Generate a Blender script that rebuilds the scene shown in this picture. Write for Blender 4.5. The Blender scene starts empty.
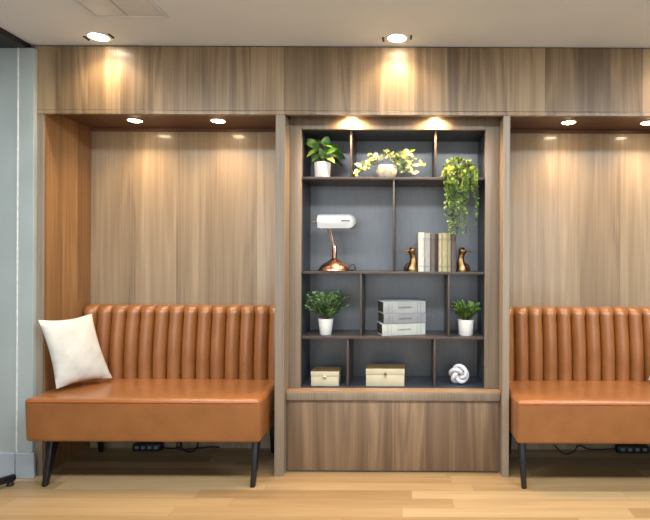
import bpy, bmesh, math, random
from mathutils import Vector, Matrix
R = random.Random(7)
SC = bpy.context.scene
COL = SC.collection
CD = 2.95      # camera stands this far in front of the timber front plane (Y = 0)
EH = 1.262     # eye height
FP = 507.0
def PX(px, Y): return (px-405.0)*(CD+Y)/FP
def PZ(py, Y): return EH+(260.0-py)*(CD+Y)/FP

# ---------------------------------------------------------------- materials
def s2l(c):
    return tuple(((v/255)/12.92 if v/255 <= .04045 else ((v/255+.055)/1.055)**2.4) for v in c)+(1,)
class NT:
    def __init__(s, name):
        s.m = bpy.data.materials.new(name); s.m.use_nodes = True
        s.t = s.m.node_tree; s.b = s.t.nodes['Principled BSDF']
    def n(s, typ, **k):
        nd = s.t.nodes.new(typ)
        for a, v in k.items():
            if a in nd.inputs.keys() and not hasattr(nd, a): nd.inputs[a].default_value = v
            elif hasattr(nd, a): setattr(nd, a, v)
            else: nd.inputs[a.replace('_', ' ')].default_value = v
        return nd
    def l(s, a, b): s.t.links.new(a, b)
    def coord(s, scale=(1,1,1), loc=(0,0,0)):
        tc = s.n('ShaderNodeTexCoord'); mp = s.n('ShaderNodeMapping')
        mp.inputs['Scale'].default_value = scale; mp.inputs['Location'].default_value = loc
        s.l(tc.outputs['Object'], mp.inputs['Vector']); return mp.outputs['Vector']
    def noise(s, vec, scale=5, detail=3, rough=.5, dist=0):
        nd = s.n('ShaderNodeTexNoise'); nd.inputs['Scale'].default_value = scale
        nd.inputs['Detail'].default_value = detail; nd.inputs['Roughness'].default_value = rough
        nd.inputs['Distortion'].default_value = dist
        s.l(vec, nd.inputs['Vector']); return nd.outputs['Fac']
    def math(s, op, a, b=None):
        nd = s.n('ShaderNodeMath'); nd.operation = op
        for i, v in enumerate((a, b)):
            if v is None: continue
            if isinstance(v, (int, float)): nd.inputs[i].default_value = v
            else: s.l(v, nd.inputs[i])
        return nd.outputs[0]
    def ramp(s, fac, stops):
        nd = s.n('ShaderNodeValToRGB'); e = nd.color_ramp.elements
        while len(e) < len(stops): e.new(.5)
        for i, (p, c) in enumerate(stops):
            e[i].position = p; e[i].color = s2l(c)
        s.l(fac, nd.inputs['Fac']); return nd.outputs['Color']
    def mix(s, fac, a, b, typ='MIX'):
        nd = s.n('ShaderNodeMix'); nd.data_type = 'RGBA'; nd.blend_type = typ
        if isinstance(fac, (int, float)): nd.inputs[0].default_value = fac
        else: s.l(fac, nd.inputs[0])
        for i, v in ((6, a), (7, b)):
            if isinstance(v, tuple): nd.inputs[i].default_value = v
            else: s.l(v, nd.inputs[i])
        return nd.outputs[2]
    def bump(s, h, strength=.2, dist=.002):
        nd = s.n('ShaderNodeBump'); nd.inputs['Strength'].default_value = strength
        nd.inputs['Distance'].default_value = dist
        s.l(h, nd.inputs['Height']); s.l(nd.outputs['Normal'], s.b.inputs['Normal'])
    def set(s, **k):
        for a, v in k.items():
            s.b.inputs[a.replace('_', ' ')].default_value = v
        return s
def plain(name, rgb, rough=.5, metal=0, var=.08, nscale=20, **k):
    t = NT(name); v = t.coord()
    f = t.noise(v, nscale, 3)
    lo = tuple(max(0, c*(1-var)) for c in rgb); hi = tuple(min(255, c*(1+var)) for c in rgb)
    t.l(t.ramp(f, [(.3, lo), (.7, hi)]), t.b.inputs['Base Color'])
    t.set(Roughness=rough, Metallic=metal)
    t.set(**k); return t.m
def wood(name, dark, mid, light, strip=.24, rough=.32, seed=0., horiz=False, stripvar=.5, fig=1.0, coat=.0):
    t = NT(name)
    tc = t.n('ShaderNodeTexCoord'); sp = t.n('ShaderNodeSeparateXYZ'); t.l(tc.outputs['Object'], sp.inputs[0])
    across = t.math('ADD', sp.outputs[0], sp.outputs[1])
    along = sp.outputs[2]
    if horiz: across, along = t.math('ADD', sp.outputs[2], sp.outputs[1]), sp.outputs[0]
    across = t.math('ADD', across, 7.3+seed)
    k = t.math('FLOOR', t.math('DIVIDE', across, strip))
    wn = t.n('ShaderNodeTexWhiteNoise'); wn.noise_dimensions = '1D'; t.l(k, wn.inputs['W'])
    rnd = wn.outputs['Value']
    cb = t.n('ShaderNodeCombineXYZ')
    t.l(t.math('MULTIPLY', across, 1.0), cb.inputs[0]); t.l(t.math('MULTIPLY', rnd, 13.0), cb.inputs[1])
    t.l(t.math('MULTIPLY', along, .085), cb.inputs[2])
    big = t.noise(cb.outputs[0], 4.0, 2, .5, .6)
    # cathedral figure: contour lines of a stretched noise
    cont = t.math('FRACT', t.math('MULTIPLY', big, 8.0))
    cont = t.math('ABSOLUTE', t.math('SUBTRACT', cont, .5))
    cb2 = t.n('ShaderNodeCombineXYZ')
    t.l(across, cb2.inputs[0]); t.l(t.math('MULTIPLY', rnd, 5.0), cb2.inputs[1]); t.l(t.math('MULTIPLY', along, .016), cb2.inputs[2])
    fine = t.noise(cb2.outputs[0], 95, 3, .65)
    med = t.noise(cb2.outputs[0], 17, 2, .5)
    f = t.math('ADD', t.math('MULTIPLY', fine, .34), t.math('MULTIPLY', med, .20))
    f = t.math('ADD', f, .07)
    f = t.math('ADD', f, t.math('MULTIPLY', cont, .26*fig))
    f = t.math('ADD', f, t.math('MULTIPLY', t.math('SUBTRACT', rnd, .5), .22*stripvar))
    f = t.math('ADD', f, t.math('MULTIPLY', big, .30))
    c = t.ramp(f, [(.38, dark), (.54, mid), (.70, light)])
    t.l(c, t.b.inputs['Base Color']); t.set(Roughness=rough, Coat_Weight=coat, Coat_Roughness=.09)
    t.bump(fine, .12, .0008)
    return t.m
def floor_mat():
    t = NT('light_oak_planks')
    tc = t.n('ShaderNodeTexCoord'); sp = t.n('ShaderNodeSeparateXYZ'); t.l(tc.outputs['Object'], sp.inputs[0])
    y = t.math('ADD', sp.outputs[1], 20.03); pw = .095
    k = t.math('FLOOR', t.math('DIVIDE', y, pw))
    wn = t.n('ShaderNodeTexWhiteNoise'); wn.noise_dimensions = '1D'; t.l(k, wn.inputs['W'])
    x = t.math('ADD', t.math('ADD', sp.outputs[0], 30.0), t.math('MULTIPLY', wn.outputs['Value'], 3.1))
    kx = t.math('FLOOR', t.math('DIVIDE', x, 1.15))
    cbk = t.n('ShaderNodeCombineXYZ'); t.l(k, cbk.inputs[0]); t.l(kx, cbk.inputs[1])
    w2 = t.n('ShaderNodeTexWhiteNoise'); w2.noise_dimensions = '2D'; t.l(cbk.outputs[0], w2.inputs['Vector'])
    rnd = w2.outputs['Value']
    cb = t.n('ShaderNodeCombineXYZ'); t.l(t.math('MULTIPLY', x, .05), cb.inputs[0]); t.l(y, cb.inputs[1]); t.l(t.math('MULTIPLY', rnd, 9.), cb.inputs[2])
    g = t.noise(cb.outputs[0], 60, 4, .6); g2 = t.noise(cb.outputs[0], 14, 2, .5, .5)
    f = t.math('ADD', t.math('MULTIPLY', g, .3), t.math('MULTIPLY', g2, .3))
    f = t.math('ADD', f, t.math('MULTIPLY', rnd, .32))
    c = t.ramp(f, [(.22, (144,114,76)), (.46, (170,141,100)), (.72, (192,166,126))])
    fy = t.math('ABSOLUTE', t.math('SUBTRACT', t.math('FRACT', t.math('DIVIDE', y, pw)), .5))
    seam = t.math('GREATER_THAN', fy, .487)
    fx = t.math('ABSOLUTE', t.math('SUBTRACT', t.math('FRACT', t.math('DIVIDE', x, 1.15)), .5))
    seamx = t.math('GREATER_THAN', fx, .4988)
    sm = t.math('MULTIPLY', t.math('MAXIMUM', seam, seamx), .45)
    c = t.mix(sm, c, s2l((120,88,52)))
    t.l(c, t.b.inputs['Base Color']); t.set(Roughness=.38)
    t.bump(g, .1, .0006)
    return t.m
def leather(name):
    t = NT(name); v = t.coord()
    f = t.noise(v, 9, 3, .6)
    t.l(t.ramp(f, [(.3, (144,90,46)), (.7, (158,102,55))]), t.b.inputs['Base Color'])
    vo = t.n('ShaderNodeTexVoronoi'); vo.inputs['Scale'].default_value = 420; t.l(v, vo.inputs['Vector'])
    t.bump(vo.outputs['Distance'], .12, .0006)
    t.set(Roughness=.38, Coat_Weight=.8, Coat_Roughness=.30); return t.m
def leaves(name, dark, mid, light, scale=14, rough=.45, p=(.35,.5,.66)):
    t = NT(name); v = t.coord(); f = t.noise(v, scale, 4, .6)
    t.l(t.ramp(f, list(zip(p, (dark, mid, light)))), t.b.inputs['Base Color'])
    t.set(Roughness=rough, Subsurface_Weight=.0); return t.m
def emis(name, rgb, strength):
    t = NT(name); t.set(Base_Color=s2l((250,245,235)), Emission_Color=s2l(rgb), Emission_Strength=strength); return t.m
def fabric(name, rgb, scale=260, var=.05):
    t = NT(name); v = t.coord(); f = t.noise(v, 12, 3)
    lo = tuple(c*(1-var) for c in rgb); hi = tuple(min(255, c*(1+var)) for c in rgb)
    t.l(t.ramp(f, [(.3, lo), (.7, hi)]), t.b.inputs['Base Color'])
    w = t.noise(v, scale, 2, .5); t.bump(w, .5, .002); t.set(Roughness=.92); return t.m

M = {}
M['wood'] = wood('walnut_panel', (140,121,97), (166,146,119), (190,171,143), .27, .36, stripvar=.7, fig=.6, coat=.45)
M['wood_fascia'] = wood('walnut_fascia', (98,80,58), (130,108,81), (160,137,106), .19, .42, seed=3.1, stripvar=1.1, fig=1.1, coat=.12)
M['wood_post'] = wood('walnut_edge', (122,109,93), (146,132,115), (168,153,135), .5, .36, seed=1.7, fig=.2)
M['wood_door'] = wood('walnut_door', (100,80,62), (122,100,79), (150,125,99), .33, .40, seed=5.25, fig=1.2)
M['wood_side'] = wood('walnut_side', (116,84,52), (148,110,70), (174,136,92), .14, .36, seed=2.2, stripvar=.9, fig=.4)
M['wood_ledge'] = wood('walnut_ledge', (140,110,82), (160,129,99), (178,148,116), .5, .3, seed=.4, horiz=True, fig=.3)
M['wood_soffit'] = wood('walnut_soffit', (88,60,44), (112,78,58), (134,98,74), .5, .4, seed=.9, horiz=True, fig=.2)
M['floor'] = floor_mat()
M['ceiling'] = plain('ceiling_paint', (226,238,255), .9, 0, .01, 3)
M['grey_wall'] = plain('grey_blue_paint', (170,180,178), .55, 0, .04, 2.5)
M['grey_base'] = plain('grey_skirting_paint', (168,178,186), .5, 0, .03, 4)
M['white_paint'] = plain('white_strip', (225,228,226), .5, 0, .05, 30)
M['black'] = plain('black_metal', (20,21,24), .4, .0, .1, 30)
M['leg'] = plain('black_leg_lacquer', (24,25,29), .32, .0, .08, 30)
M['vent'] = plain('vent_plastic', (222,234,250), .6, 0, .01, 6)
M['vent_gap'] = plain('vent_shadow_gap', (186,192,200), .8, 0, .02, 6)
M['white_metal'] = plain('white_metal', (228,224,216), .5, 0, .01, 6)
M['lens'] = emis('lamp_lens', (255,228,186), 42)
M['lens_cool'] = emis('lamp_lens_ceiling', (255,238,212), 40)
M['leather'] = leather('tan_leather')
M['pillow'] = fabric('cream_boucle', (216,216,208))
M['piping'] = plain('tan_piping', (170,92,40), .4, 0, .05)
M['shelf'] = plain('dark_bronze_shelf', (78,70,66), .38, .0, .08, 25)
def back_panel():
    t = NT('slate_back_panel'); v = t.coord((60, 1, 3)); f = t.noise(v, 3, 4, .6)
    v2 = t.coord(); g = t.noise(v2, 5, 2)
    f = t.math('ADD', t.math('MULTIPLY', f, .6), t.math('MULTIPLY', g, .4))
    t.l(t.ramp(f, [(.3, (102,106,111)), (.7, (124,128,133))]), t.b.inputs['Base Color'])
    t.set(Roughness=.32, Specular_IOR_Level=.8, Coat_Weight=.5, Coat_Roughness=.3); return t.m
M['slate'] = back_panel()
M['slate_shaded'] = plain('shaded_slate_lining', (62,66,74), .4, 0, .08, 12)  # same slate finish, darkened to put the lining's shade into its colour
M['pot_white'] = plain('white_ceramic', (232,232,226), .4, 0, .02, 8)
M['pot_stone'] = plain('pale_stoneware', (212,208,182), .6, 0, .10, 40)
M['soil'] = plain('potting_soil', (52,40,30), .95, 0, .3, 60)
M['broad'] = leaves('broad_leaf_green', (32,62,28), (76,118,48), (158,182,86), 9)
M['varieg'] = leaves('variegated_leaf', (70,104,44), (146,170,92), (220,222,178), 26, p=(.36,.47,.58))
M['fern'] = leaves('fern_green', (34,64,36), (74,110,62), (128,160,104), 16)
M['fern2'] = leaves('grass_green', (40,70,26), (84,120,46), (136,168,74), 16)
M['trail'] = leaves('trailing_green', (34,56,26), (96,130,46), (176,198,92), 24, p=(.38,.52,.66))
M['stem'] = plain('plant_stem', (92,84,44), .6, 0, .15)
M['copper'] = plain('brushed_copper', (198,154,132), .28, 1, .05, 30)
M['shade'] = plain('white_glass_shade', (206,210,211), .16, 0, .01, 5, Coat_Weight=.6)
M['brass'] = plain('aged_brass', (146,114,76), .32, 1, .12, 30)
M['dark_bronze'] = plain('dark_bronze', (66,46,34), .35, .8, .12, 30)
M['cord'] = plain('brown_cord', (70,56,50), .6)
M['cream_box'] = plain('cream_box_board', (206,198,168), .7, 0, .02, 14)
M['brown_top'] = plain('brown_lid_top', (104,82,52), .6, 0, .08, 24)
M['metal_clasp'] = plain('pewter_clasp', (138,130,108), .4, .6, .05, 30)
M['knot'] = plain('white_ceramic_knot', (236,236,238), .45, 0, .02, 8)
M['rubber'] = plain('black_plastic', (22,22,24), .5, 0, .1, 30)
M['socket'] = plain('grey_socket', (120,124,130), .5, 0, .1, 30)
M['pages'] = plain('book_pages', (222,216,196), .85, 0, .06, 60)

# ---------------------------------------------------------------- mesh helpers
def B(): return bmesh.new()
def box(bm, x0, x1, y0, y1, z0, z1, bev=0, seg=2, rz=0, piv=None):
    t = bmesh.new()
    bmesh.ops.create_cube(t, size=1)
    for v in t.verts:
        v.co = Vector(((x0+x1)/2+v.co.x*(x1-x0), (y0+y1)/2+v.co.y*(y1-y0), (z0+z1)/2+v.co.z*(z1-z0)))
    if bev: bmesh.ops.bevel(t, geom=list(t.edges), offset=bev, segments=seg, profile=.5, affect='EDGES')
    if rz:
        p = Vector(piv) if piv else Vector(((x0+x1)/2, (y0+y1)/2, 0))
        bmesh.ops.rotate(t, verts=t.verts, cent=p, matrix=Matrix.Rotation(rz, 3, 'Z'))
    merge(bm, t)
def merge(bm, t):
    me = bpy.data.meshes.new('tmp'); t.to_mesh(me); t.free(); bm.from_mesh(me); bpy.data.meshes.remove(me)
def lathe(bm, prof, c, seg=28, cap=True):
    rings = []
    for r, z in prof:
        if r < 1e-5: rings.append([bm.verts.new((c[0], c[1], c[2]+z))]); continue
        rings.append([bm.verts.new((c[0]+r*math.cos(a*2*math.pi/seg), c[1]+r*math.sin(a*2*math.pi/seg), c[2]+z)) for a in range(seg)])
    for A, Bq in zip(rings, rings[1:]):
        for i in range(seg):
            j = (i+1) % seg
            if len(A) == 1 and len(Bq) == 1: continue
            if len(A) == 1: bm.faces.new((A[0], Bq[j], Bq[i]))
            elif len(Bq) == 1: bm.faces.new((A[i], A[j], Bq[0]))
            else: bm.faces.new((A[i], A[j], Bq[j], Bq[i]))
    if cap:
        if len(rings[0]) > 1: bm.faces.new(list(reversed(rings[0])))
        if len(rings[-1]) > 1: bm.faces.new(rings[-1])
def tube(bm, pts, rad, seg=10, closed=False, squash=None):
    pts = [Vector(p) for p in pts]; n = len(pts)
    if isinstance(rad, (int, float)): rad = [rad]*n
    up = Vector((0, 0, 1)); rings = []; prev = None
    for i, p in enumerate(pts):
        if closed: d = pts[(i+1) % n]-pts[i-1]
        else: d = pts[min(i+1, n-1)]-pts[max(i-1, 0)]
        d.normalize()
        if prev is None:
            a = up if abs(d.z) < .9 else Vector((0, 1, 0))
            s = d.cross(a).normalized()
        else:
            s = (prev-d*prev.dot(d)).normalized()
        prev = s; t = d.cross(s)
        q = squash or (1, 1)
        rings.append([bm.verts.new(p+(s*math.cos(k*2*math.pi/seg)*q[0]+t*math.sin(k*2*math.pi/seg)*q[1])*rad[i]) for k in range(seg)])
    m = n if closed else n-1
    for i in range(m):
        A, C = rings[i], rings[(i+1) % n]; off = 0
        if closed and i == n-1:
            off = min(range(seg), key=lambda o: sum((A[k].co-C[(k+o) % seg].co).length for k in range(seg)))
        for k in range(seg):
            j = (k+1) % seg
            bm.faces.new((A[k], A[j], C[(j+off) % seg], C[(k+off) % seg]))
    if not closed:
        bm.faces.new(list(reversed(rings[0]))); bm.faces.new(rings[-1])
def crv(pts, n=8):
    """Catmull-Rom through control points"""
    P = [Vector(p) for p in pts]; P = [P[0]*2-P[1]]+P+[P[-1]*2-P[-2]]; out = []
    for i in range(1, len(P)-2):
        for k in range(n):
            t = k/n; a, b, c, d = P[i-1:i+3]
            out.append(.5*((2*b)+(c-a)*t+(2*a-5*b+4*c-d)*t*t+(3*b-a-3*c+d)*t**3))
    out.append(P[-2]); return out
def leaf(bm, base, tip, width, nrm, droop=.15, fold=.18, n=5, belly=.42, stalk=0):
    base = Vector(base); tip = Vector(tip); ax = tip-base; L = ax.length; ax.normalize()
    nrm = Vector(nrm); side = ax.cross(nrm)
    if side.length < .05: side = ax.cross(Vector((.3, .9, .2)))
    side.normalize(); nrm = side.cross(ax).normalized()
    rows = []
    for i in range(n+1):
        t = i/n
        w = width*.5*(math.sin(math.pi*min(1, t**(math.log(.5)/math.log(belly))))**.8 if 0 < t < 1 else .04)
        c = base+ax*L*t-nrm*(droop*L*t*t)
        rows.append((bm.verts.new(c+side*w+nrm*w*fold*2), bm.verts.new(c), bm.verts.new(c-side*w+nrm*w*fold*2)))
    for a, b in zip(rows, rows[1:]):
        bm.faces.new((a[0], a[1], b[1], b[0])); bm.faces.new((a[1], a[2], b[2], b[1]))
def obj(name, bm, m, parent=None, smooth=35, solid=None):
    bmesh.ops.recalc_face_normals(bm, faces=bm.faces) if solid is None else None
    if parent is not None:
        mi = parent.matrix_basis.inverted() if parent.get('_w') is None else Matrix(parent['_w'])
        bmesh.ops.translate(bm, verts=bm.verts, vec=-ORG[parent.name])
    me = bpy.data.meshes.new(name); bm.to_mesh(me); bm.free()
    if smooth:
        me.polygons.foreach_set('use_smooth', [True]*len(me.polygons))
        me.set_sharp_from_angle(angle=math.radians(smooth))
    o = bpy.data.objects.new(name, me); COL.objects.link(o)
    me.materials.append(M[m])
    ORG[o.name] = ORG[parent.name] if parent is not None else Vector((0, 0, 0))
    if parent is not None: o.parent = parent
    return o
ORG = {}
def thing(name, label, cat, loc, group=None):
    o = bpy.data.objects.new(name, None); COL.objects.link(o); o.location = loc
    o.empty_display_size = .05
    o['label'] = label; o['category'] = cat
    if group: o['group'] = group
    ORG[o.name] = Vector(loc); return o
def solo(name, bm, m, label, cat, loc=None, group=None, smooth=35):
    """a thing that is one mesh; origin moved to loc"""
    loc = Vector(loc or (0, 0, 0)); bmesh.ops.translate(bm, verts=bm.verts, vec=-loc)
    o = obj(name, bm, m, None, smooth); o.location = loc
    o['label'] = label; o['category'] = cat
    if group: o['group'] = group
    return o
def struct(name, bm, m, smooth=None):
    o = obj(name, bm, m, None, smooth); o['kind'] = 'structure'; return o
def dup(root, loc, label):
    r = root.copy(); COL.objects.link(r); r.location = loc; r['label'] = label
    for ch in [c for c in COL.objects if c.parent == root]:
        c = ch.copy(); COL.objects.link(c); c.parent = r
        for g in [q for q in COL.objects if q.parent == ch]:
            d = g.copy(); COL.objects.link(d); d.parent = c
    return r

# ---------------------------------------------------------------- room
ZC = 2.505; BK = .44
XL0, XL1 = -2.158, -2.106     # outer left post
XA0, XA1 = -.756, -.701       # post left of bookcase
XB0, XB1 = .570, .609         # post right of bookcase
XR0, XR1 = 1.96, 2.013        # outer right post
b = B(); box(b, -3.2, 3.4, -5.6, .5, -.05, 0); struct('floor', b, 'floor')
b = B(); box(b, -3.2, 3.4, -5.6, .5, ZC, ZC+.05); struct('ceiling', b, 'ceiling')
b = B(); box(b, -3.2, 3.4, BK, BK+.06, 0, ZC); struct('wall_back', b, 'wood')
# fascia with a small bead along its lower edge
b = B(); box(b, XL0, 3.3, 0, .03, 2.128, ZC-.006, .0015); box(b, XL0, 3.3, -.004, .03, 2.104, 2.126, .0015)
struct('trim_1', b, 'wood_fascia')
b = B(); box(b, XL0, 3.3, .008, .03, ZC-.006, ZC); struct('trim_2', b, 'black')  # black strip painting the shadow gap between fascia and ceiling
for i, (x0, x1) in enumerate(((XL0, XL1), (XA0, XA1), (XB0, XB1), (XR0, XR1))):
    b = B(); box(b, x0, x1, 0, BK, 0, 2.104, .0012); struct('trim_%d' % (3+i), b, 'wood_post')
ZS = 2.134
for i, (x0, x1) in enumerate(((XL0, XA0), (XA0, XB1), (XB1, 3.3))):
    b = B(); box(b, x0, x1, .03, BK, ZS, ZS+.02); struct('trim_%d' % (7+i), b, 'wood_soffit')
# side lining of the left niche in warmer walnut
b = B(); box(b, XL1, XL1+.006, .012, BK, 0, ZS); struct('trim_10', b, 'wood_side')
# right-hand panel beyond the niche
b = B(); box(b, XR1, 3.3, 0, .05, 0, 2.104); struct('trim_11', b, 'wood')
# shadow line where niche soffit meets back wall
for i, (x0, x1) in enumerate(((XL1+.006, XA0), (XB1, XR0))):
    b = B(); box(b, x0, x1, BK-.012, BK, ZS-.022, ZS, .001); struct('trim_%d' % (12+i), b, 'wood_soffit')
# grey column and wall left of the timber
b = B(); box(b, -2.228, -2.142, -.03, 0, 0, ZC-.03, .002); box(b, -2.228, -2.162, 0, .1, 0, ZC-.03)
struct('wall_left', b, 'grey_wall')
b = B(); box(b, -3.2, -2.236, -.028, .1, 0, ZC-.03); struct('wall_left_side', b, 'grey_wall')
b = B(); box(b, -2.236, -2.228, -.034, .02, .06, ZC-.03, .002)
struct('trim_14', b, 'white_paint')
b = B(); box(b, -3.2, -2.236, -.043, -.028, 0, .145, .003); box(b, -2.229, -2.122, -.045, -.0305, 0, .145, .003)
struct('baseboard_left', b, 'grey_base')
b = B(); box(b, -3.0, -2.18, -5.4, 0, ZC-.032, ZC, .002)
struct('trim_15', b, 'black')

# ceiling cassette vent
v = thing('ceiling_vent', 'pale two-panel air vent set flush in the ceiling at the top left', 'vent', (-1.405, -.6, ZC))
vx0, vx1, vy0, vy1 = -1.60, -1.215, -.95, -.345
b = B()
for a in ((vx0, vx1, vy1-.02, vy1), (vx0, vx1, vy0, vy0+.02), (vx0, vx0+.02, vy0+.02, vy1-.02), (vx1-.02, vx1, vy0+.02, vy1-.02)):
    box(b, a[0], a[1], a[2], a[3], ZC-.008, ZC-.0003, .001)
obj('frame', b, 'vent', v)
b = B(); box(b, vx0+.02, vx1-.02, vy0+.02, vy1-.02, ZC-.002, ZC-.0003); obj('backing', b, 'vent_gap', v)
for q0, q1 in ((vx0+.026, -1.422), (-1.410, vx1-.026)):
    b = B(); box(b, q0, q1, vy0+.026, vy1-.028, ZC-.007, ZC-.002, .001); obj('panel', b, 'vent', v)

# ---------------------------------------------------------------- lamps
def spot(name, loc, power, col, size=1.9, blend=.9, rad=.03, tilt=0):
    d = bpy.data.lights.new(name, 'SPOT'); d.energy = power; d.color = col; d.spot_size = size; d.spot_blend = blend
    d.shadow_soft_size = rad; o = bpy.data.objects.new(name, d); COL.objects.link(o); o.location = loc
    o.rotation_euler = (tilt, 0, 0); return o
def downlight(x, y, z, r, lens, label, group, slots=False):
    t = thing('recessed_downlight', label, 'ceiling light', (x, y, z), group)
    b = B(); lathe(b, [(r*.98, -.0005), (r*1.14, -.0005), (r*1.14, -.003), (r*1.08, -.005), (r, -.0045)], (x, y, z), 32, cap=False)
    obj('trim_ring', b, 'white_metal', t)
    b = B(); lathe(b, [(0, -.011), (r*.5, -.0095), (r*.85, -.005), (r*.98, -.0015), (r*.98, -.0005)], (x, y, z), 32, cap=False); obj('lens', b, lens, t)
    if slots:
        for s in (-1, 1):
            b = B(); tube(b, [(x+s*r*1.5, y-.015*s-.022, z-.002), (x+s*r*1.5, y-.015*s+.022, z-.003)], [.006, .006], 10); obj('clip', b, 'black', t)
    return t
WARM = (1.0, .66, .34)
PW = dict(niche=25, mid=42, ceil=30)
NG = 'downlights in the niche soffits'
for x, lab in ((-1.703, 'small warm downlight in the left niche soffit, nearer the grey column'),
               (-1.180, 'small warm downlight in the left niche soffit, nearer the bookcase'),
               (1.026, 'small warm downlight in the right niche soffit, nearer the bookcase'),
               (1.525, 'small warm downlight in the right niche soffit, cut by the right picture edge')):
    downlight(x, .24, ZS, .042, 'lens', lab, NG)
    spot('niche_spot_lamp', (x, .24, ZS-.012), PW['niche'], WARM, 2.3, 1., .02)
for px, lab in ((350, 'warm downlight above the bookcase, over the broad-leaf plant side'),
                (435.5, 'warm downlight above the bookcase, over the trailing plant side')):
    x = PX(px, .08); downlight(x, .082, ZS, .030, 'lens', lab, 'downlights above the bookcase')
    spot('shelf_spot_lamp', (x, .086, ZS-.014), PW['mid'], (1, .6, .27), 3.0, 1., .012)
for x, lab, sl in ((-1.72, 'bright ceiling spotlight at the left, near the air vent', True),
                   (-.05, 'bright ceiling spotlight above the middle of the bookcase', True)):
    downlight(x, -.112, ZC, .052, 'lens_cool', lab, 'spotlights in the white ceiling', sl)
    spot('ceiling_spot_lamp', (x, -.112, ZC-.014), PW['ceil'], (1, .76, .48), 2.4, 1., .03)
x = 1.62; downlight(x, -.112, ZC, .052, 'lens_cool', 'bright ceiling spotlight above the right banquette, off the right edge', 'spotlights in the white ceiling', True)
spot('ceiling_spot_lamp', (x, -.112, ZC-.014), PW['ceil'], (1, .76, .48), 2.4, 1., .03)

# ---------------------------------------------------------------- low cabinet and bookcase
ZL = .483
cab = thing('low_cabinet', 'walnut base cabinet with projecting ledge under the bookcase', 'cabinet', ((XA1+XB0)/2, .25, 0))
e = .0012
b = B(); box(b, XA1+e, XB0-e, .075, BK-e, .0, ZL-.05); obj('body', b, 'wood_post', cab)
b = B(); box(b, XA1+.012, XB0-.012, .058, .075, .012, ZL-.056, .002); obj('door', b, 'wood_door', cab)
b = B(); box(b, XA1+e, XB0-e, .052, BK-e, ZL-.048, ZL, .002); obj('top', b, 'wood_ledge', cab)
b = B(); box(b, XA1+.004, XB0-.004, .044, .052, ZL-.052, ZL-.006, .002); obj('edge_band', b, 'wood_post', cab)

FY = .12; SX0, SX1 = -.630, .484; SZ1 = 2.052; Z0 = ZL+.001
bc = thing('bookcase', 'tall walnut framed bookcase with dark bronze shelves and slate back between two niches', 'bookcase', ((SX0+SX1)/2, .28, ZL))
b = B()
box(b, XA1+e, SX0, FY, FY+.03, Z0, ZS-e, .0015); box(b, SX1, XB0-e, FY, FY+.03, Z0, ZS-e, .0015); box(b, SX0, SX1, FY, FY+.03, SZ1, ZS-e, .0015)
obj('frame', b, 'wood_post', bc)
b = B(); box(b, SX0-.02, SX1+.02, BK-.012, BK-.002, Z0, SZ1+.02); obj('back_panel', b, 'slate', bc)
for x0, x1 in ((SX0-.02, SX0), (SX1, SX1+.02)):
    b = B(); box(b, x0, x1, FY+.03, BK-.012, Z0, SZ1+.02); obj('side_panel', b, 'slate_shaded', bc)
b = B(); box(b, SX0, SX1, FY+.03, BK-.012, SZ1, SZ1+.02); obj('top_panel', b, 'slate_shaded', bc)
b = B(); box(b, SX0, SX1, FY+.012, BK-.012, Z0, Z0+.004, .0005); obj('bottom_panel', b, 'slate_shaded', bc)
Z0 += .0045
SH = [1.759, 1.183, .787]; th = .016
for z in SH:
    b = B(); box(b, SX0+e, SX1-e, .137, BK-.013, z-th/2, z+th/2, .001); obj('shelf', b, 'shelf', bc)
S1, S2, S3 = [z+th/2+.0005 for z in SH]; S4 = ZL+.0058
rows = [(S1, SZ1-.001, (-.332, .183)), (S2, SH[0]-th/2-.001, (-.070,)), (S3, SH[1]-th/2-.001, (-.268, .268)), (Z0, SH[2]-th/2-.001, (-.347, .183))]
for z0, z1, xs in rows:
    for x in xs:
        b = B(); box(b, x-.006, x+.006, .139, BK-.013, z0, z1, .001); obj('divider', b, 'shelf', bc)

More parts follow.
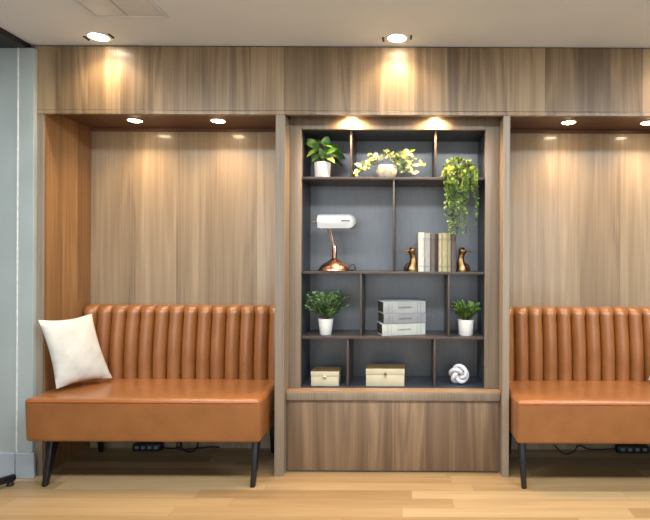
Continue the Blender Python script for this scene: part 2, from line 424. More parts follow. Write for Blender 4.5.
# ---------------------------------------------------------------- banquettes
def banquette(cx, label):
    W = 1.300; x0, x1 = cx-W/2, cx+W/2
    t = thing('banquette_sofa', label, 'sofa', (cx, .1, 0), 'tan channel-back banquettes in the niches')
    b = B(); s = bmesh.new(); bmesh.ops.create_cube(s, size=1)
    sx0, sx1, sy0, sy1, sz0, sz1 = x0, x1, -.165, .335, .247, .489
    for v_ in s.verts: v_.co = Vector(((sx0+sx1)/2+v_.co.x*(sx1-sx0), (sy0+sy1)/2+v_.co.y*(sy1-sy0), (sz0+sz1)/2+v_.co.z*(sz1-sz0)))
    for v_ in s.verts:
        if v_.co.y < 0 and v_.co.z < .3: v_.co.y += .012
    bmesh.ops.bevel(s, geom=list(s.edges), offset=.02, segments=4, profile=.5, affect='EDGES')
    bmesh.ops.bisect_plane(s, geom=s.verts[:]+s.edges[:]+s.faces[:], plane_co=(0, 0, sz1-.03), plane_no=(0, 0, 1))
    for k in range(1, 14):
        bmesh.ops.bisect_plane(s, geom=s.verts[:]+s.edges[:]+s.faces[:], plane_co=(sx0+W*k/14, 0, 0), plane_no=(1, 0, 0))
    for k in range(1, 8):
        bmesh.ops.bisect_plane(s, geom=s.verts[:]+s.edges[:]+s.faces[:], plane_co=(0, sy0+.5*k/8, 0), plane_no=(0, 1, 0))
    for v_ in s.verts:
        if v_.co.z > sz1-.021:
            u = (v_.co.x-sx0)/W; w = (v_.co.y-sy0)/.5
            v_.co.z += .006*max(0, math.sin(math.pi*u))**.4*max(0, math.sin(math.pi*min(1, w*.9+.02)))**.6
    merge(b, s); obj('seat', b, 'leather', t, 50)
    b = B(); zt = sz1-.016; yf = sy0+.002
    tube(b, [(x0+.004, .29, zt), (x0+.003, -.12, zt), (x0+.012, yf+.004, zt), (x0+.03, yf-.001, zt), (x1-.03, yf-.001, zt), (x1-.012, yf+.004, zt), (x1-.003, -.12, zt), (x1-.004, .29, zt)], .004, 8)
    obj('piping', b, 'piping', t)
    b = B(); box(b, x0+.03, x1-.03, -.08, .40, .240, .252, .003); obj('seat_base', b, 'leg', t)
    # channel back
    N, K = 14, 12; yb = .432
    path = []
    zb, ztop = .470, .941
    for i in range(10):
        f = i/9; z = zb+(ztop-.045-zb)*f
        y = .308+.036*f**1.4-.010*math.sin(math.pi*f*.9)
        path.append((y, z, -1.0, .06))
    yt = path[-1][0]
    for i in range(1, 7):
        a = i/6*math.pi/2
        path.append((yt+.05*(1-math.cos(a)), ztop-.045+.045*math.sin(a), -math.cos(a), math.sin(a)))
    path.append((yb-.01, ztop-.004, 0, 1)); path.append((yb, ztop-.015, 0, .3))
    b = B(); cols = []
    for c in range(N):
        for k in range(K+(c == N-1)):
            tt = (1-math.cos(math.pi*k/K))/2; bump = max(0, 1-abs(2*tt-1)**2.2)**.55
            xx = x0+W*(c+tt)/N; col = []
            for (y, z, ny, nz) in path:
                am = .062*(1-max(0, nz-.06)*.84)
                o_ = .022-am*(1-bump)
                col.append(b.verts.new((xx, y+ny*o_+.0, z+nz*o_)))
            cols.append(col)
    for A, C in zip(cols, cols[1:]):
        for i in range(len(path)-1): b.faces.new((A[i], C[i], C[i+1], A[i+1]))
    ends = []
    for col in (cols[0], cols[-1]):
        e0 = b.verts.new((col[0].co.x, yb, zb)); ends.append(e0); b.faces.new([e0]+col)
    b.faces.new((cols[0][-1], cols[-1][-1], ends[1], ends[0]))
    obj('backrest', b, 'leather', t, 60)
    for (lx, ly, dy, hy) in ((x0+.104, -.070, -.068, .034), (x1-.044, -.070, -.068, .030), (x0+.115, .345, .02, .03), (x1-.062, .345, .02, .03)):
        b = B(); s = bmesh.new(); bmesh.ops.create_cube(s, size=1)
        for v_ in s.verts:
            tp = v_.co.z > 0
            v_.co = Vector((lx+v_.co.x*(.036 if tp else .027), ly+(0 if tp else dy)+v_.co.y*2*(hy if tp else .015), .252 if tp else 0))
        bmesh.ops.bevel(s, geom=list(s.edges), offset=.007, segments=3, profile=.5, affect='EDGES'); merge(b, s)
        obj('leg', b, 'leg', t)
    return t
sofa = banquette(-1.444, 'tan leather channel-back banquette in the left niche, left of the bookcase')
CR = .609+.012+.65
sofa_right = dup(sofa, (CR, .1, 0), 'tan leather channel-back banquette in the right niche, right of the bookcase')

fl_ = sorted([c for c in COL.objects if c.parent == sofa_right and c.name.startswith('leg')], key=lambda c: c.name)
fl_[0].location.x -= .060; fl_[1].location.x -= .060; fl_[2].location.x -= .053; fl_[3].location.x -= .053

def pillow(corners, puff, label, grp):
    bl, br, tr, tl = [Vector(c) for c in corners]
    n = ((br-bl).cross(tl-bl)).normalized(); N = 18; b = B()
    cen = (bl+br+tr+tl)/4
    for side in (-1, 1):
        g = []
        for i in range(N+1):
            row = []
            for j in range(N+1):
                u, v_ = i/N, j/N
                p = bl*(1-u)*(1-v_)+br*u*(1-v_)+tr*u*v_+tl*(1-u)*v_
                # edges pulled in between the corners
                e1 = .045*math.sin(math.pi*v_)*(abs(2*u-1)**3); e2 = .045*math.sin(math.pi*u)*(abs(2*v_-1)**3)
                p = p+((bl+tl)/2-(br+tr)/2)*(-e1 if u < .5 else e1)
                p = p+((bl+br)/2-(tl+tr)/2)*(-e2 if v_ < .5 else e2)
                h = (max(0, 16*u*(1-u)*v_*(1-v_)))**.48*puff+.0012*math.sin(9*u+4*v_)*math.sin(11*v_+2)*min(1, 20*u*(1-u)*v_*(1-v_))*3
                row.append(b.verts.new(p+n*h*side))
            g.append(row)
        for i in range(N):
            for j in range(N):
                f = (g[i][j], g[i+1][j], g[i+1][j+1], g[i][j+1])
                b.faces.new(f if side > 0 else tuple(reversed(f)))
    bmesh.ops.remove_doubles(b, verts=b.verts, dist=.0008)
    return solo('throw_pillow', b, 'pillow', label, 'pillow', cen, grp, 80)
def cpt(px, py, Y):
    return (PX(px, Y), Y, PZ(py, Y))
pc = [cpt(57, 390.5, -.035), cpt(113, 379.5, .225), cpt(92, 315, .20), cpt(38.5, 321.5, -.06)]
pillow(pc, .055, 'cream textured square throw pillow leaning at the left end of the left banquette', 'cream throw pillows on the banquettes')
mx = lambda p, c0, c1: (c1-(p[0]-c0), p[1], p[2])
pm = [mx(p, -1.444, CR) for p in pc]
dx_ = 0.0
pm = [(p[0], p[1], p[2]) for p in (pm[1], pm[0], pm[3], pm[2])]
sh_ = PX(648.5, .225)-pm[0][0]
pm = [(p[0]+sh_, p[1], p[2]+.004) for p in pm]
pillow(pm, .055, 'cream throw pillow on the right banquette, only its tip inside the right picture edge', 'cream throw pillows on the banquettes')

# power strips and cables under the seats
def strip_(px0, px1, label):
    Y = .40; x0, x1 = PX(px0, Y), PX(px1, Y)
    t = thing('power_strip', label, 'power strip', ((x0+x1)/2, Y, 0), 'power strips under the banquettes')
    b = B(); box(b, x0, x1, Y-.025, Y+.025, .0, .045, .006); obj('housing', b, 'rubber', t)
    n = 4
    for i in range(n):
        xx = x0+(x1-x0)*(i+.7)/(n+.4)
        b = B(); box(b, xx-.013, xx+.013, Y-.0275, Y-.0245, .014, .034, .003); obj('socket', b, 'socket', t)
strip_(135, 163, 'black power strip on the floor under the left banquette')
strip_(617, 649, 'black power strip on the floor under the right banquette')
b = B(); Y = .33; c0 = PX(189, Y)
pts = [(PX(163, .4), .40, .02), (PX(170, .38), .39, .012), (PX(178, Y), .38, .03)]
for k in range(0, 15):
    a = math.pi*.9+k*math.pi*2.3/14
    pts.append((c0+.062*math.cos(a), Y+.02*math.sin(a*.5), .075+.066*math.sin(a)))
pts += [(PX(205, Y), .40, .02), (PX(215, Y), .425, .01)]
tube(b, crv(pts, 4), .005, 8)
bmesh.ops.translate(b, verts=b.verts, vec=(0, 0, 0))
solo('power_cable', b, 'rubber', 'black cable looped under the left banquette beside its power strip', 'cable', (c0, Y, 0))
b = B(); pts = [(PX(556, .4), .425, .035), (PX(560, .38), .36, .02), (PX(566, .36), .34, .006), (PX(574, .36), .35, .02), (PX(580, .38), .38, .05), (PX(592, .4), .41, .012), (PX(617, .4), .40, .02)]
tube(b, crv(pts, 6), .004, 8)
solo('power_cable', b, 'rubber', 'black cable trailing on the floor under the right banquette', 'cable', (PX(570, .36), .36, 0))

# black tubular foot at the left edge
t = thing('chair_base', 'black tubular furniture foot poking in at the bottom left corner', 'chair', (-2.62, -.42, 0))
b = B(); tube(b, [(PX(-30, -.33), -.42, .075), (PX(-2, -.20), -.235, .052), (PX(15, -.11), -.115, .036)], [.022, .021, .020], 18)
obj('foot_bar', b, 'black', t)
b = B(); lathe(b, [(0, 0), (.016, 0), (.018, .006), (.012, .022), (0, .022)], (PX(12, -.13), -.135, 0), 16); obj('glide', b, 'rubber', t)
b = B(); tube(b, [(PX(-30, -.33), -.42, .075), (-2.72, -.50, .09)], .022, 14); lathe(b, [(.035, 0), (.035, .40), (.02, .42)], (-2.72, -.50, .06), 20); obj('column', b, 'black', t)

# ---------------------------------------------------------------- things on the shelves
def pot_cyl(b, c, r0, r1, h, wall=.005):
    lathe(b, [(0, 0), (r0*.94, 0), (r0, .004), (r1, h-.002), (r1-.001, h), (r1-wall, h), (r1-wall, h-.014), (0, h-.014)], c, 32, cap=False)
def soil(c, r, z, par):
    b = B(); lathe(b, [(0, z+.003), (r*.6, z+.002), (r, z-.001)], c, 20, cap=False); obj('soil', b, 'soil', par)
# broad-leaf plant
Yc = .205; xc = PX(322, Yc)
t = thing('potted_broadleaf_plant', 'broad-leaf green plant in a white cylinder pot, top left compartment', 'plant', (xc, Yc, S1))
b = B(); pot_cyl(b, (xc, Yc, S1), .046, .051, .096); obj('pot', b, 'pot_white', t); soil((xc, Yc, S1), .045, .084, t)
def lv(px, py, Y): return Vector((PX(px, Y), Y, PZ(py, Y)))
bl_ = [ # base px,py ; tip ; width ; Y tip ; normal
 ((316,147), (304,139), .062, .22, (-.2,-.8,.6)), ((313,154), (303,148), .05, .28, (-.1,-.9,.4)),
 ((318,150), (307,155), .055, .17, (-.2,-.7,.8)), ((321,153), (312,160), .05, .15, (-.1,-.6,.8)),
 ((324,146), (327,137), .055, .2, (.1,-.9,.5)), ((322,144), (330,146), .045, .16, (.1,-.5,.9)),
 ((325,152), (334,149), .07, .17, (.2,-.8,.5)), ((326,157), (333,161), .05, .16, (.1,-.6,.8)),
 ((332,152), (344,157), .07, .25, (.3,-.8,.5)), ((331,148), (340,147), .05, .3, (.2,-.8,.4)),
 ((329,158), (343,165), .055, .28, (.2,-.6,.8)), ((319,143), (313,136), .05, .3, (0,-.9,.3)),
 ((316,158), (308,163), .045, .26, (-.2,-.6,.7)), ((324,158), (320,150), .045, .15, (0,-.9,.3))]
b = B(); bs = B()
for (b0, t0, w, Y, n) in bl_:
    p0 = lv(b0[0], b0[1], (Yc+Y)/2); p1 = lv(t0[0], t0[1], Y)
    leaf(b, p0-(p1-p0)*.25, p1+(p1-p0)*.15, w, n, .12, .12, 6, .45)
    q = Vector((xc+R.uniform(-.015, .015), Yc+R.uniform(-.01, .01), S1+.085))
    tube(bs, crv([q, (q+p0)/2+Vector((0, 0, .015)), p0-(p1-p0)*.25], 4), .0018, 6)
for v_ in b.verts:
    v_.co.x = min(max(v_.co.x, -.616), -.350); v_.co.z = min(2.03, max(v_.co.z, S1+.02)); v_.co.y = min(v_.co.y, .41)
obj('foliage', b, 'broad', t, 80, solid=0); obj('stem', bs, 'stem', t)
# variegated plant in round bowl
Yc = .20; xc = PX(386.5, Yc)
t = thing('potted_variegated_pothos', 'cream and green variegated plant spreading from a round bowl, top shelf middle', 'plant', (xc, Yc, S1))
b = B(); lathe(b, [(0, 0), (.036, 0), (.052, .012), (.064, .036), (.066, .056), (.060, .078), (.055, .078), (.058, .06), (0, .058)], (xc, Yc, S1), 32, cap=False)
obj('bowl', b, 'pot_stone', t); soil((xc, Yc, S1), .055, .066, t)
b = B(); bs = B()
vines = [[(380,163),(372,163),(364,165),(358,170),(353,176)], [(382,162),(376,158),(371,153)], [(385,161),(385,155),(384,149)], [(389,161),(394,157),(399,153)],
         [(391,162),(400,160),(408,162),(413,170),(413,176)], [(392,161),(402,156),(409,155),(418,160)], [(393,162),(401,165),(405,172)], [(390,160),(405,160),(419,165),(424,163)],
         [(383,162),(378,160),(373,158)], [(387,161),(389,156),(391,152)], [(393,161),(403,163),(408,168)], [(380,164),(369,166),(362,171),(356,175)], [(392,161),(398,162),(404,158),(409,152)]]
for i, vn in enumerate(vines):
    Y1 = .155+.02*(i % 4)
    P = [lv(p[0], p[1], Yc+(Y1-Yc)*k/(len(vn)-1)) for k, p in enumerate(vn)]
    cv = crv(P, 5); tube(bs, cv, .0016, 5)
    for k in range(3, len(cv), 3):
        for s in (-1, 1):
            d = Vector((R.uniform(-1, 1), R.uniform(-.9, .2), R.uniform(-.5, .9))); d.normalize()
            L = R.uniform(.030, .046)
            if cv[k].z+d.z*L < S1+.004 and cv[k].y > .13: d.z = abs(d.z)*.3
            leaf(b, cv[k], cv[k]+d*L, R.uniform(.024, .033), (R.uniform(-.4, .4), -.8, .6), .15, .12, 4, .42)
for v_ in b.verts:
    if v_.co.z < S1+.002 and v_.co.y > .133: v_.co.z = S1+.002+R.random()*.002
for q_ in (b, bs):
    for v_ in q_.verts:
        v_.co.x = min(.168, max(v_.co.x, -.316)); v_.co.z = min(2.03, v_.co.z)
for v_ in bs.verts:
    if v_.co.z < S1+.002: v_.co.z = S1+.002
obj('foliage', b, 'varieg', t, 80, solid=0); obj('stem', bs, 'stem', t)
# trailing plant
Yc = .205; xc = PX(459, .16)
t = thing('potted_trailing_plant', 'bright green plant trailing down over the shelf edge, top right compartment', 'plant', (xc, Yc, S1))
b = B(); pot_cyl(b, (xc, Yc, S1), .045, .055, .07); obj('pot', b, 'pot_white', t); soil((xc, Yc, S1), .048, .058, t)
b = B(); bs = B()
dc = Vector((xc, .20, S1+.035))
for i in range(420):
    th_ = R.uniform(0, 2*math.pi); ph = math.acos(R.uniform(-.15, 1)); r = R.uniform(.55, 1)**.5
    d = Vector((math.sin(ph)*math.cos(th_)*.100, math.sin(ph)*math.sin(th_)*.075, math.cos(ph)*.095))*r
    p = dc+d; n = d.normalized()
    if p.z < S1+.004: p.z = S1+.004
    e_ = p+(n+Vector((R.uniform(-.7, .7), R.uniform(-.7, .3), R.uniform(-.5, .5)))).normalized()*R.uniform(.014, .022)
    if e_.z < S1+.003: e_.z = S1+.003
    leaf(b, p, e_, .0135, (n.x+R.uniform(-.3, .3), n.y-.3, n.z+.4), .2, .15, 3, .5)
strands = []
for i in range(15):
    x_ = xc+R.uniform(-.085, .055); zl = R.choice([1.43, 1.47, 1.55, 1.62, 1.45]) if abs(x_-xc) < .07 else R.uniform(1.5, 1.66)
    strands.append((x_, zl))
strands += [(xc+.078, 1.66), (xc+.098, 1.475), (xc+.092, 1.60), (xc-.09, 1.53), (xc-.02, 1.425), (xc+.015, 1.43)]
for (x_, zl) in strands:
    y_ = R.uniform(.098, .122)
    P = [(xc+(x_-xc)*.5, .16, S1+.075), (x_, .128, S1+.045), (x_, y_, S1-.02), (x_+R.uniform(-.008, .008), y_, (S1+zl)/2), (x_+R.uniform(-.01, .01), y_+.004, zl)]
    cv = crv(P, 10); tube(bs, cv, .0011, 5)
    for k in range(4, len(cv)):
        for s in range(2 if cv[k].z < S1-.06 else 4):
            d = Vector((R.uniform(-1, 1), R.uniform(-1, .25), R.uniform(-.9, .3))).normalized()
            q = cv[k].copy(); L = R.uniform(.010, .018)
            if q.y+d.y*L > .131 and q.z < S1+.01: d.y = -abs(d.y)
            leaf(b, q, q+d*L, R.uniform(.008, .012), (R.uniform(-.6, .6), -.8, .5), .2, .15, 3, .5)
obj('foliage', b, 'trail', t, 80, solid=0); obj('stem', bs, 'stem', t)

def spiky(px, pot_r0, pot_r1, pot_h, label, kind, mat, reach, hgt, nf, seed):
    RR = random.Random(seed); Yc = .215; xc = PX(px, Yc)
    t = thing('potted_fern' if kind == 'fern' else 'potted_grass_plant', label, 'plant', (xc, Yc, S3))
    b = B(); pot_cyl(b, (xc, Yc, S3), pot_r0, pot_r1, pot_h); obj('pot', b, 'pot_white', t)
    soil((xc, Yc, S3), pot_r1-.006, pot_h-.012, t)
    b = B(); bs = B()
    for i in range(nf):
        a = RR.uniform(0, 2*math.pi); f = RR.uniform(.25, 1)**.6
        h = hgt*(1.08-.75*f*RR.uniform(.2, 1.)); r = reach*f
        q = Vector((xc+.012*math.cos(a), Yc+.012*math.sin(a), S3+pot_h-.008))
        e_ = Vector((xc+r*math.cos(a), Yc+max(-.10, min(.16, r*.8*math.sin(a))), S3+pot_h+h))
        m_ = (q+e_)/2+Vector((RR.uniform(-.01, .01), RR.uniform(-.01, .01), h*RR.uniform(.0, .14)))
        cv = crv([q, m_, e_], 6); tube(bs, cv, .0012, 5)
        for k in range(3, len(cv)):
            ax = (cv[k]-cv[k-1]).normalized(); sd = ax.cross(Vector((0, 0, 1))); 
            if sd.length < .1: sd = Vector((1, 0, 0))
            sd.normalize()
            for s in (-1, 1):
                L = (.036 if kind == 'fern' else .024)*RR.uniform(.7, 1.15)*(1.1-.5*k/len(cv))
                d = (sd*s*.8+ax*.8+Vector((RR.uniform(-.2, .2), RR.uniform(-.2, .2), RR.uniform(-.3, .45)))).normalized()
                leaf(b, cv[k], cv[k]+d*L, .007 if kind == 'fern' else .009, (0, -.7, .7), .1, .1, 3, .5)
        leaf(b, cv[-1], cv[-1]+(cv[-1]-cv[-2]).normalized()*.022, .008, (0, -.7, .7), .1, .1, 3, .5)
    xl, xh = (-.618, -.284) if kind == 'fern' else (.284, .474)
    for q_ in (b, bs):
        for v_ in q_.verts:
            v_.co.x = min(max(v_.co.x, xl), xh); v_.co.z = min(1.165, max(v_.co.z, S3+.01)); v_.co.y = min(v_.co.y, .41)
    obj('foliage', b, mat, t, 80, solid=0); obj('stem', bs, 'stem', t)
spiky(326, .036, .047, .100, 'dark green feathery fern in a white tapered pot, third shelf left', 'fern', 'fern', .140, .165, 60, 3)
spiky(466, .045, .050, .098, 'small bushy green plant in a white cylinder pot, third shelf right', 'grass', 'fern2', .082, .105, 46, 5)

# desk lamp
Yc = .225; xc = PX(334.5, Yc)
t = thing('desk_lamp', "white-shaded banker's desk lamp with a copper base on the second shelf", 'lamp', (xc, Yc, S2))
b = B(); lathe(b, [(0, 0), (.098, 0), (.101, .004), (.098, .012), (.090, .026), (.070, .044), (.044, .060), (.024, .072), (.0165, .080), (.0155, .150), (.013, .156), (0, .156)], (xc, Yc, S2), 48, cap=False)
obj('base', b, 'copper', t, 40)
st = Vector((PX(329, .225), .225, PZ(229, .225)))
b = B(); tube(b, [(xc-.002, Yc, S2+.15), (st.x+.004, Yc, st.z+.02)], .0042, 10); tube(b, [(xc-.006, Yc-.004, S2+.152), (st.x-.014, Yc-.004, st.z+.02)], .0026, 8); obj('stem', b, 'copper', t)
b = B(); sx0, sx1 = PX(318, .20), PX(355.5, .20); zc = PZ(221, .20); r_ = .048
prof = [(-.058, -.047), (-.064, -.020), (-.066, -.002), (-.060, .018), (-.046, .034), (-.024, .044), (0, .047), (.024, .044), (.046, .034), (.060, .018), (.066, -.002), (.062, -.03), (.058, -.047)]
segs = len(prof)-1; ring = []; n_ = 22
for i in range(n_+1):
    u = i/n_; x_ = sx0+(sx1-sx0)*u; k = 1.0
    if u > .78: k = math.sqrt(max(.02, 1-((u-.78)/.22)**2*.9))
    if u < .05: k = .95+.05*u/.05
    ring.append([b.verts.new((x_, .225+y_*k, zc-.002+z_*k)) for (y_, z_) in prof])
for A, C in zip(ring, ring[1:]):
    for j in range(segs): b.faces.new((A[j], A[j+1], C[j+1], C[j]))
b.faces.new(ring[0]); b.faces.new(list(reversed(ring[-1])))
obj('lamp_shade', b, 'shade', t, 40)
b = B(); zz = zc-.004; tube(b, [(sx0-.034, .225, zz), (sx0-.022, .225, zz)], .0085, 14); tube(b, [(sx0-.024, .225, zz), (sx0+.012, .225, zz)], .005, 12); obj('finial', b, 'copper', t)
b = B(); box(b, PX(341, .16), PX(350, .16), .1565, .1610, zc-.006, zc+.002, .001)  # thin dark plate drawn as a reflection on the lamp shade
bmesh.ops.translate(b, verts=b.verts, vec=(0, .0005, 0)); obj('dark_reflection', b, 'dark_bronze', t)
b = B(); tube(b, crv([(xc+.085, Yc+.02, S2+.006), (xc+.10, Yc+.03, S2+.035), (xc+.118, Yc+.035, S2+.040), (xc+.126, Yc+.04, S2+.018), (xc+.115, Yc+.06, S2+.005), (xc+.07, Yc+.12, S2+.004)], 6), .003, 8)
obj('cord', b, 'cord', t)

# upright books
bx = [(418.2, 424.0, 232.3, (204,203,194), 'white'), (424.2, 430.2, 232.8, (156,157,157), 'pale grey'), (430.5, 435.6, 233.4, (98,90,82), 'taupe'),
      (435.7, 438.2, 234.0, (46,41,37), 'dark brown'), (438.4, 441.9, 233.2, (178,168,138), 'beige'), (442.1, 447.4, 232.8, (164,160,124), 'pale olive cream'),
      (447.6, 451.0, 233.5, (138,134,108), 'narrow khaki'), (451.2, 456.0, 233.0, (92,82,78), 'mauve grey')]
wh = ['leftmost of the row, against the left duck bookend', 'second from the left duck bookend', 'between the pale grey and dark brown books', 'the thinnest darkest one in the row',
      'just right of the dark brown one', 'fourth from the right end of the row', 'second from the right duck bookend', 'rightmost, against the right duck bookend']
wh[5] = 'third from the right duck bookend'
for i, ((a0, a1, ty, rgb, nm), w_) in enumerate(zip(bx, wh)):
    Y0 = .165+.004*(i % 3); x0, x1 = PX(a0, Y0), PX(a1, Y0); z1 = PZ(ty, Y0); D = .165-.01*(i % 2)
    mk = 'cover_'+nm; M[mk] = plain(nm.replace(' ', '_')+'_cover', rgb, .65, 0, .06, 40)
    t = thing('upright_book', '%s book on the second shelf, %s' % (nm, w_), 'book', ((x0+x1)/2, Y0+D/2, S2), 'books standing between the duck bookends')
    tk = min(.0025, (x1-x0)*.2)
    b = B(); box(b, x0, x0+tk, Y0+.004, Y0+D, S2, z1, .0006); box(b, x1-tk, x1, Y0+.004, Y0+D, S2, z1, .0006)
    # rounded spine
    w2 = (x1-x0)/2; N_ = 8
    pr = [(x0+w2-w2*math.cos(math.pi*k/N_), Y0+.006-.006*math.sin(math.pi*k/N_)) for k in range(N_+1)]
    lo = [b.verts.new((p[0], p[1], S2)) for p in pr]; hi = [b.verts.new((p[0], p[1], z1)) for p in pr]
    for k in range(N_): b.faces.new((lo[k], lo[k+1], hi[k+1], hi[k]))
    b.faces.new(hi); b.faces.new(list(reversed(lo)))
    obj('cover', b, mk, t)
    b = B(); box(b, x0+tk, x1-tk, Y0+.007, Y0+D-.004, S2+.003, z1-.004); obj('pages', b, 'pages', t)
    M[mk+'_band'] = plain(nm.replace(' ', '_')+'_band', tuple(c*.85 for c in rgb), .6, 0, .05, 40)
    for zf in (.13, .84):
        b = B(); box(b, x0+.0012, x1-.0012, Y0-.0006, Y0+.003, S2+(z1-S2)*zf, S2+(z1-S2)*zf+.004); obj('spine_band', b, mk+'_band', t)

# duck-head bookends
def duck(px_base, s, label):
    Yc = .20; xb = PX(px_base, Yc); S = S2
    t = thing('duck_bookend', label, 'bookend', (xb, Yc, S2), 'duck head bookends')
    b = B()
    P = crv([(xb+s*.004, Yc, S+.0), (xb+s*.004, Yc, S+.020), (xb-s*.003, Yc, S+.048), (xb-s*.004, Yc, S+.080), (xb+s*.002, Yc, S+.108), (xb+s*.006, Yc-.004, S+.128), (xb+s*.010, Yc-.006, S+.143)], 6)
    n = len(P); rr = []
    ctl = [(0, .038), (.12, .037), (.32, .027), (.52, .018), (.68, .018), (.82, .026), (.93, .024), (1, .010)]
    for i in range(n):
        u = i/(n-1)
        for (u0, r0), (u1, r1) in zip(ctl, ctl[1:]):
            if u0 <= u <= u1: rr.append(r0+(r1-r0)*(u-u0)/(u1-u0)); break
    tube(b, P, rr, 18)
    for v_ in b.verts:
        if v_.co.z < S+.004: v_.co.z = S+.0005
    obj('body', b, 'brass', t, 60)
    b = B(); h = Vector((xb+s*.020, Yc-.008, S+.132))
    tube(b, [h, h+Vector((s*.016, -.004, -.004)), h+Vector((s*.034, -.008, -.009)), h+Vector((s*.046, -.010, -.009))], [.012, .0085, .007, .002], 14, squash=(1.25, .65)); obj('beak', b, 'brass', t, 60)
    b = B(); tube(b, crv([(xb+s*.034, Yc, S+.001), (xb+s*.030, Yc, S+.03), (xb+s*.018, Yc, S+.055)], 6), [.016, .016, .016, .015, .015, .014, .013, .012, .011, .009, .006, .004, .002], 12, squash=(1.4, 1))
    for v_ in b.verts: v_.co.z = max(v_.co.z, S+.0005)
    obj('wing', b, 'dark_bronze', t, 60)
    b = B(); lathe(b, [(0, -.004), (.0035, -.002), (.0035, .002), (0, .004)], (xb+s*.014, Yc-.0265, S+.135), 10, cap=False)
    lathe(b, [(0, .0), (.015, .001), (.012, .008), (0, .011)], (xb+s*.006, Yc-.004, S+.140), 14, cap=False); obj('cap_and_eye', b, 'dark_bronze', t, 60)
duck(412.8, -1, 'brass duck head bookend facing left, left of the standing books')
duck(461.5, 1, 'brass duck head bookend facing right, right of the standing books')

# stack of three linen boxes / big books
def bigbook(z0, z1, rgb, nm, px0, px1, where, rz=.28, lines=True):
    Y0 = .152; x0 = PX(px0, Y0); x1 = x0+.278*(px1-px0)/43.; D = .165
    t = thing('large_book', '%s large cloth-bound book, %s' % (nm, where), 'book', ((x0+x1)/2, Y0+D/2, z0), 'stacked large books on the third shelf')
    k = 'big_'+nm; M[k] = fabric(nm.replace(' ', '_')+'_linen', rgb, 320, .05)
    pv = (x0, Y0, 0)
    b = B(); box(b, x0, x1, Y0, Y0+D, z1-.005, z1, .0012, rz=rz, piv=pv); box(b, x0, x1, Y0, Y0+D, z0, z0+.005, .0012, rz=rz, piv=pv)
    box(b, x0, x1, Y0-.002, Y0+.006, z0, z1, .002, 3, rz=rz, piv=pv); obj('cover', b, k, t)
    b = B(); box(b, x0+.005, x1-.005, Y0+.006, Y0+D-.005, z0+.005, z1-.005, rz=rz, piv=pv); obj('pages', b, 'big_pages', t)
    M[k+'_print'] = plain(nm.replace(' ', '_')+'_spine_print', tuple(c*.78 for c in rgb), .7)
    zz = (z0+z1)/2; W = x1-x0
    for f in (.12, .2, .80, .88):
        b = B(); box(b, x0+W*f, x0+W*f+.0022, Y0-.0028, Y0-.0015, z0+.006, z1-.006, rz=rz, piv=pv); obj('spine_band', b, k+'_print', t)
    b = B(); box(b, x0+W*.34, x0+W*.66, Y0-.0028, Y0-.0015, zz-.005, zz+.006, .0004, rz=rz, piv=pv); obj('spine_print', b, k+'_print', t)
M['big_pages'] = plain('dark_green_page_edge', (66,66,58), .8, 0, .2, 80)
zt = [S3, PZ(324.4, .155), PZ(314, .155), PZ(302, .155)]
bigbook(zt[0], zt[1]-.0005, (194,197,188), 'off-white', 382.5, 425.5, 'at the bottom of the stack of three')
bigbook(zt[1], zt[2]-.0005, (146,148,152), 'mid grey', 384, 426, 'in the middle of the stack of three')
bigbook(zt[2], zt[3], (166,169,168), 'light grey', 383.5, 425.5, 'on top of the stack of three')

# cream boxes
def cream_box(px0, px1, pyt, label, ring):
    Y0 = .150; x0, x1 = PX(px0, Y0), PX(px1, Y0); z1 = PZ(pyt, Y0); D = .13; zl = S4+(z1-S4)*.66
    t = thing('keepsake_box', label, 'box', ((x0+x1)/2, Y0+D/2, S4), 'cream boxes on the bottom shelf')
    b = B(); box(b, x0+.002, x1-.002, Y0+.002, Y0+D-.002, S4, zl-.001, .0015); obj('body', b, 'cream_box', t)
    b = B(); box(b, x0, x1, Y0, Y0+D, zl, z1-.0015, .0015); l_ = obj('lid', b, 'cream_box', t)
    b = B(); box(b, x0+.0005, x1-.0005, Y0+.0005, Y0+D-.0005, z1-.0015, z1+.0015, .0008); obj('lid_top', b, 'brown_top', l_)
    b = B(); cx = (x0+x1)/2
    box(b, cx-.008, cx+.008, Y0-.003, Y0, zl-.004, zl+.012, .001)
    if ring: tube(b, [(cx+.007*math.cos(a*math.pi/6), Y0-.0035, zl-.008+.008*math.sin(a*math.pi/6)) for a in range(12)], .0014, 8, closed=True)
    else: lathe(b, [(0, -.006), (.012, -.005), (.013, 0), (.004, .004), (0, .004)], (cx, Y0-.001, zl), 16, cap=False)
    obj('clasp', b, 'metal_clasp' if ring else 'cream_box', t)
cream_box(311.2, 339.3, 371.6, 'smaller cream box with a brown lid top, bottom shelf left', False)
cream_box(366.2, 405.2, 368.6, 'larger cream box with a metal clasp and brown lid top, bottom shelf middle', True)

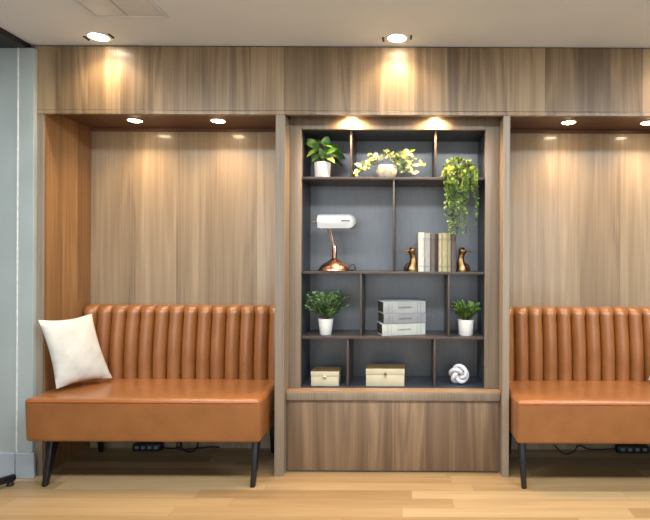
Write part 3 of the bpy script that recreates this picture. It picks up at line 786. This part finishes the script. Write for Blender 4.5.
# white ceramic knot
Yc = .215; xc = PX(459.5, Yc); zc = S4+.070
b = B(); P = []
for i in range(240):
    a = i/240*2*math.pi
    # interlaced rope knot, rolled towards the viewer
    x_ = math.cos(3*a)*(2+math.cos(4*a)); y_ = math.sin(3*a)*(2+math.cos(4*a)); z_ = math.sin(4*a)
    p = Vector((x_*.0178, z_*.024, y_*.0178)); p.rotate(Matrix.Rotation(.35, 3, 'Y')); p.rotate(Matrix.Rotation(.25, 3, 'X'))
    P.append(Vector((xc, Yc, zc))+p)
tube(b, P, .0128, 14, closed=True)
mz = min(v_.co.z for v_ in b.verts); bmesh.ops.translate(b, verts=b.verts, vec=(0, 0, S4-mz))
solo('decorative_knot', b, 'knot', 'white ceramic knot sculpture on the bottom shelf right', 'ornament', (xc, Yc, S4), None, 80)

# ---------------------------------------------------------------- daylight, world, camera
w = bpy.data.worlds.new('World'); SC.world = w; w.use_nodes = True
w.node_tree.nodes['Background'].inputs[0].default_value = (.86, .93, 1, 1); w.node_tree.nodes['Background'].inputs[1].default_value = .16
def area(name, loc, rot, sx, sy, e_, col):
    d = bpy.data.lights.new(name, 'AREA'); d.shape = 'RECTANGLE'; d.size = sx; d.size_y = sy; d.energy = e_; d.color = col
    o = bpy.data.objects.new(name, d); COL.objects.link(o); o.location = loc; o.rotation_euler = rot; return o
for x_ in (-1.9, .1, 2.1):
    area('window_daylight', (x_, -5.3, 1.55), (math.radians(90), 0, 0), 1.6, 1.6, 21, (.88, .95, 1))
for x_ in (-2.0, 0, 2.0):
    for y_ in (-1.43,):
        area('overhead_fill', (x_, y_, ZC-.03), (0, 0, 0), 1.5, .35, 50, (.9, .96, 1))  # unseen overhead panels, added to throw light down from above

cam = bpy.data.cameras.new('camera'); co = bpy.data.objects.new('camera', cam); COL.objects.link(co)
co.location = (0, -CD, EH)
co.rotation_euler = Matrix.Rotation(math.radians(90), 3, 'X').to_euler()
roll = math.radians(.25)
co.rotation_euler = (Matrix.Rotation(math.radians(90), 3, 'X') @ Matrix.Rotation(roll, 3, 'Z')).to_euler()
cam.sensor_width = 36; cam.lens = 36*FP/650; cam.shift_x = -80/650; cam.clip_start = .02
SC.camera = co
SC.view_settings.view_transform = 'Standard'; SC.view_settings.look = 'None'
SC.view_settings.gamma = 1; SC.view_settings.use_curve_mapping = False
SC.view_settings.exposure = 0.12
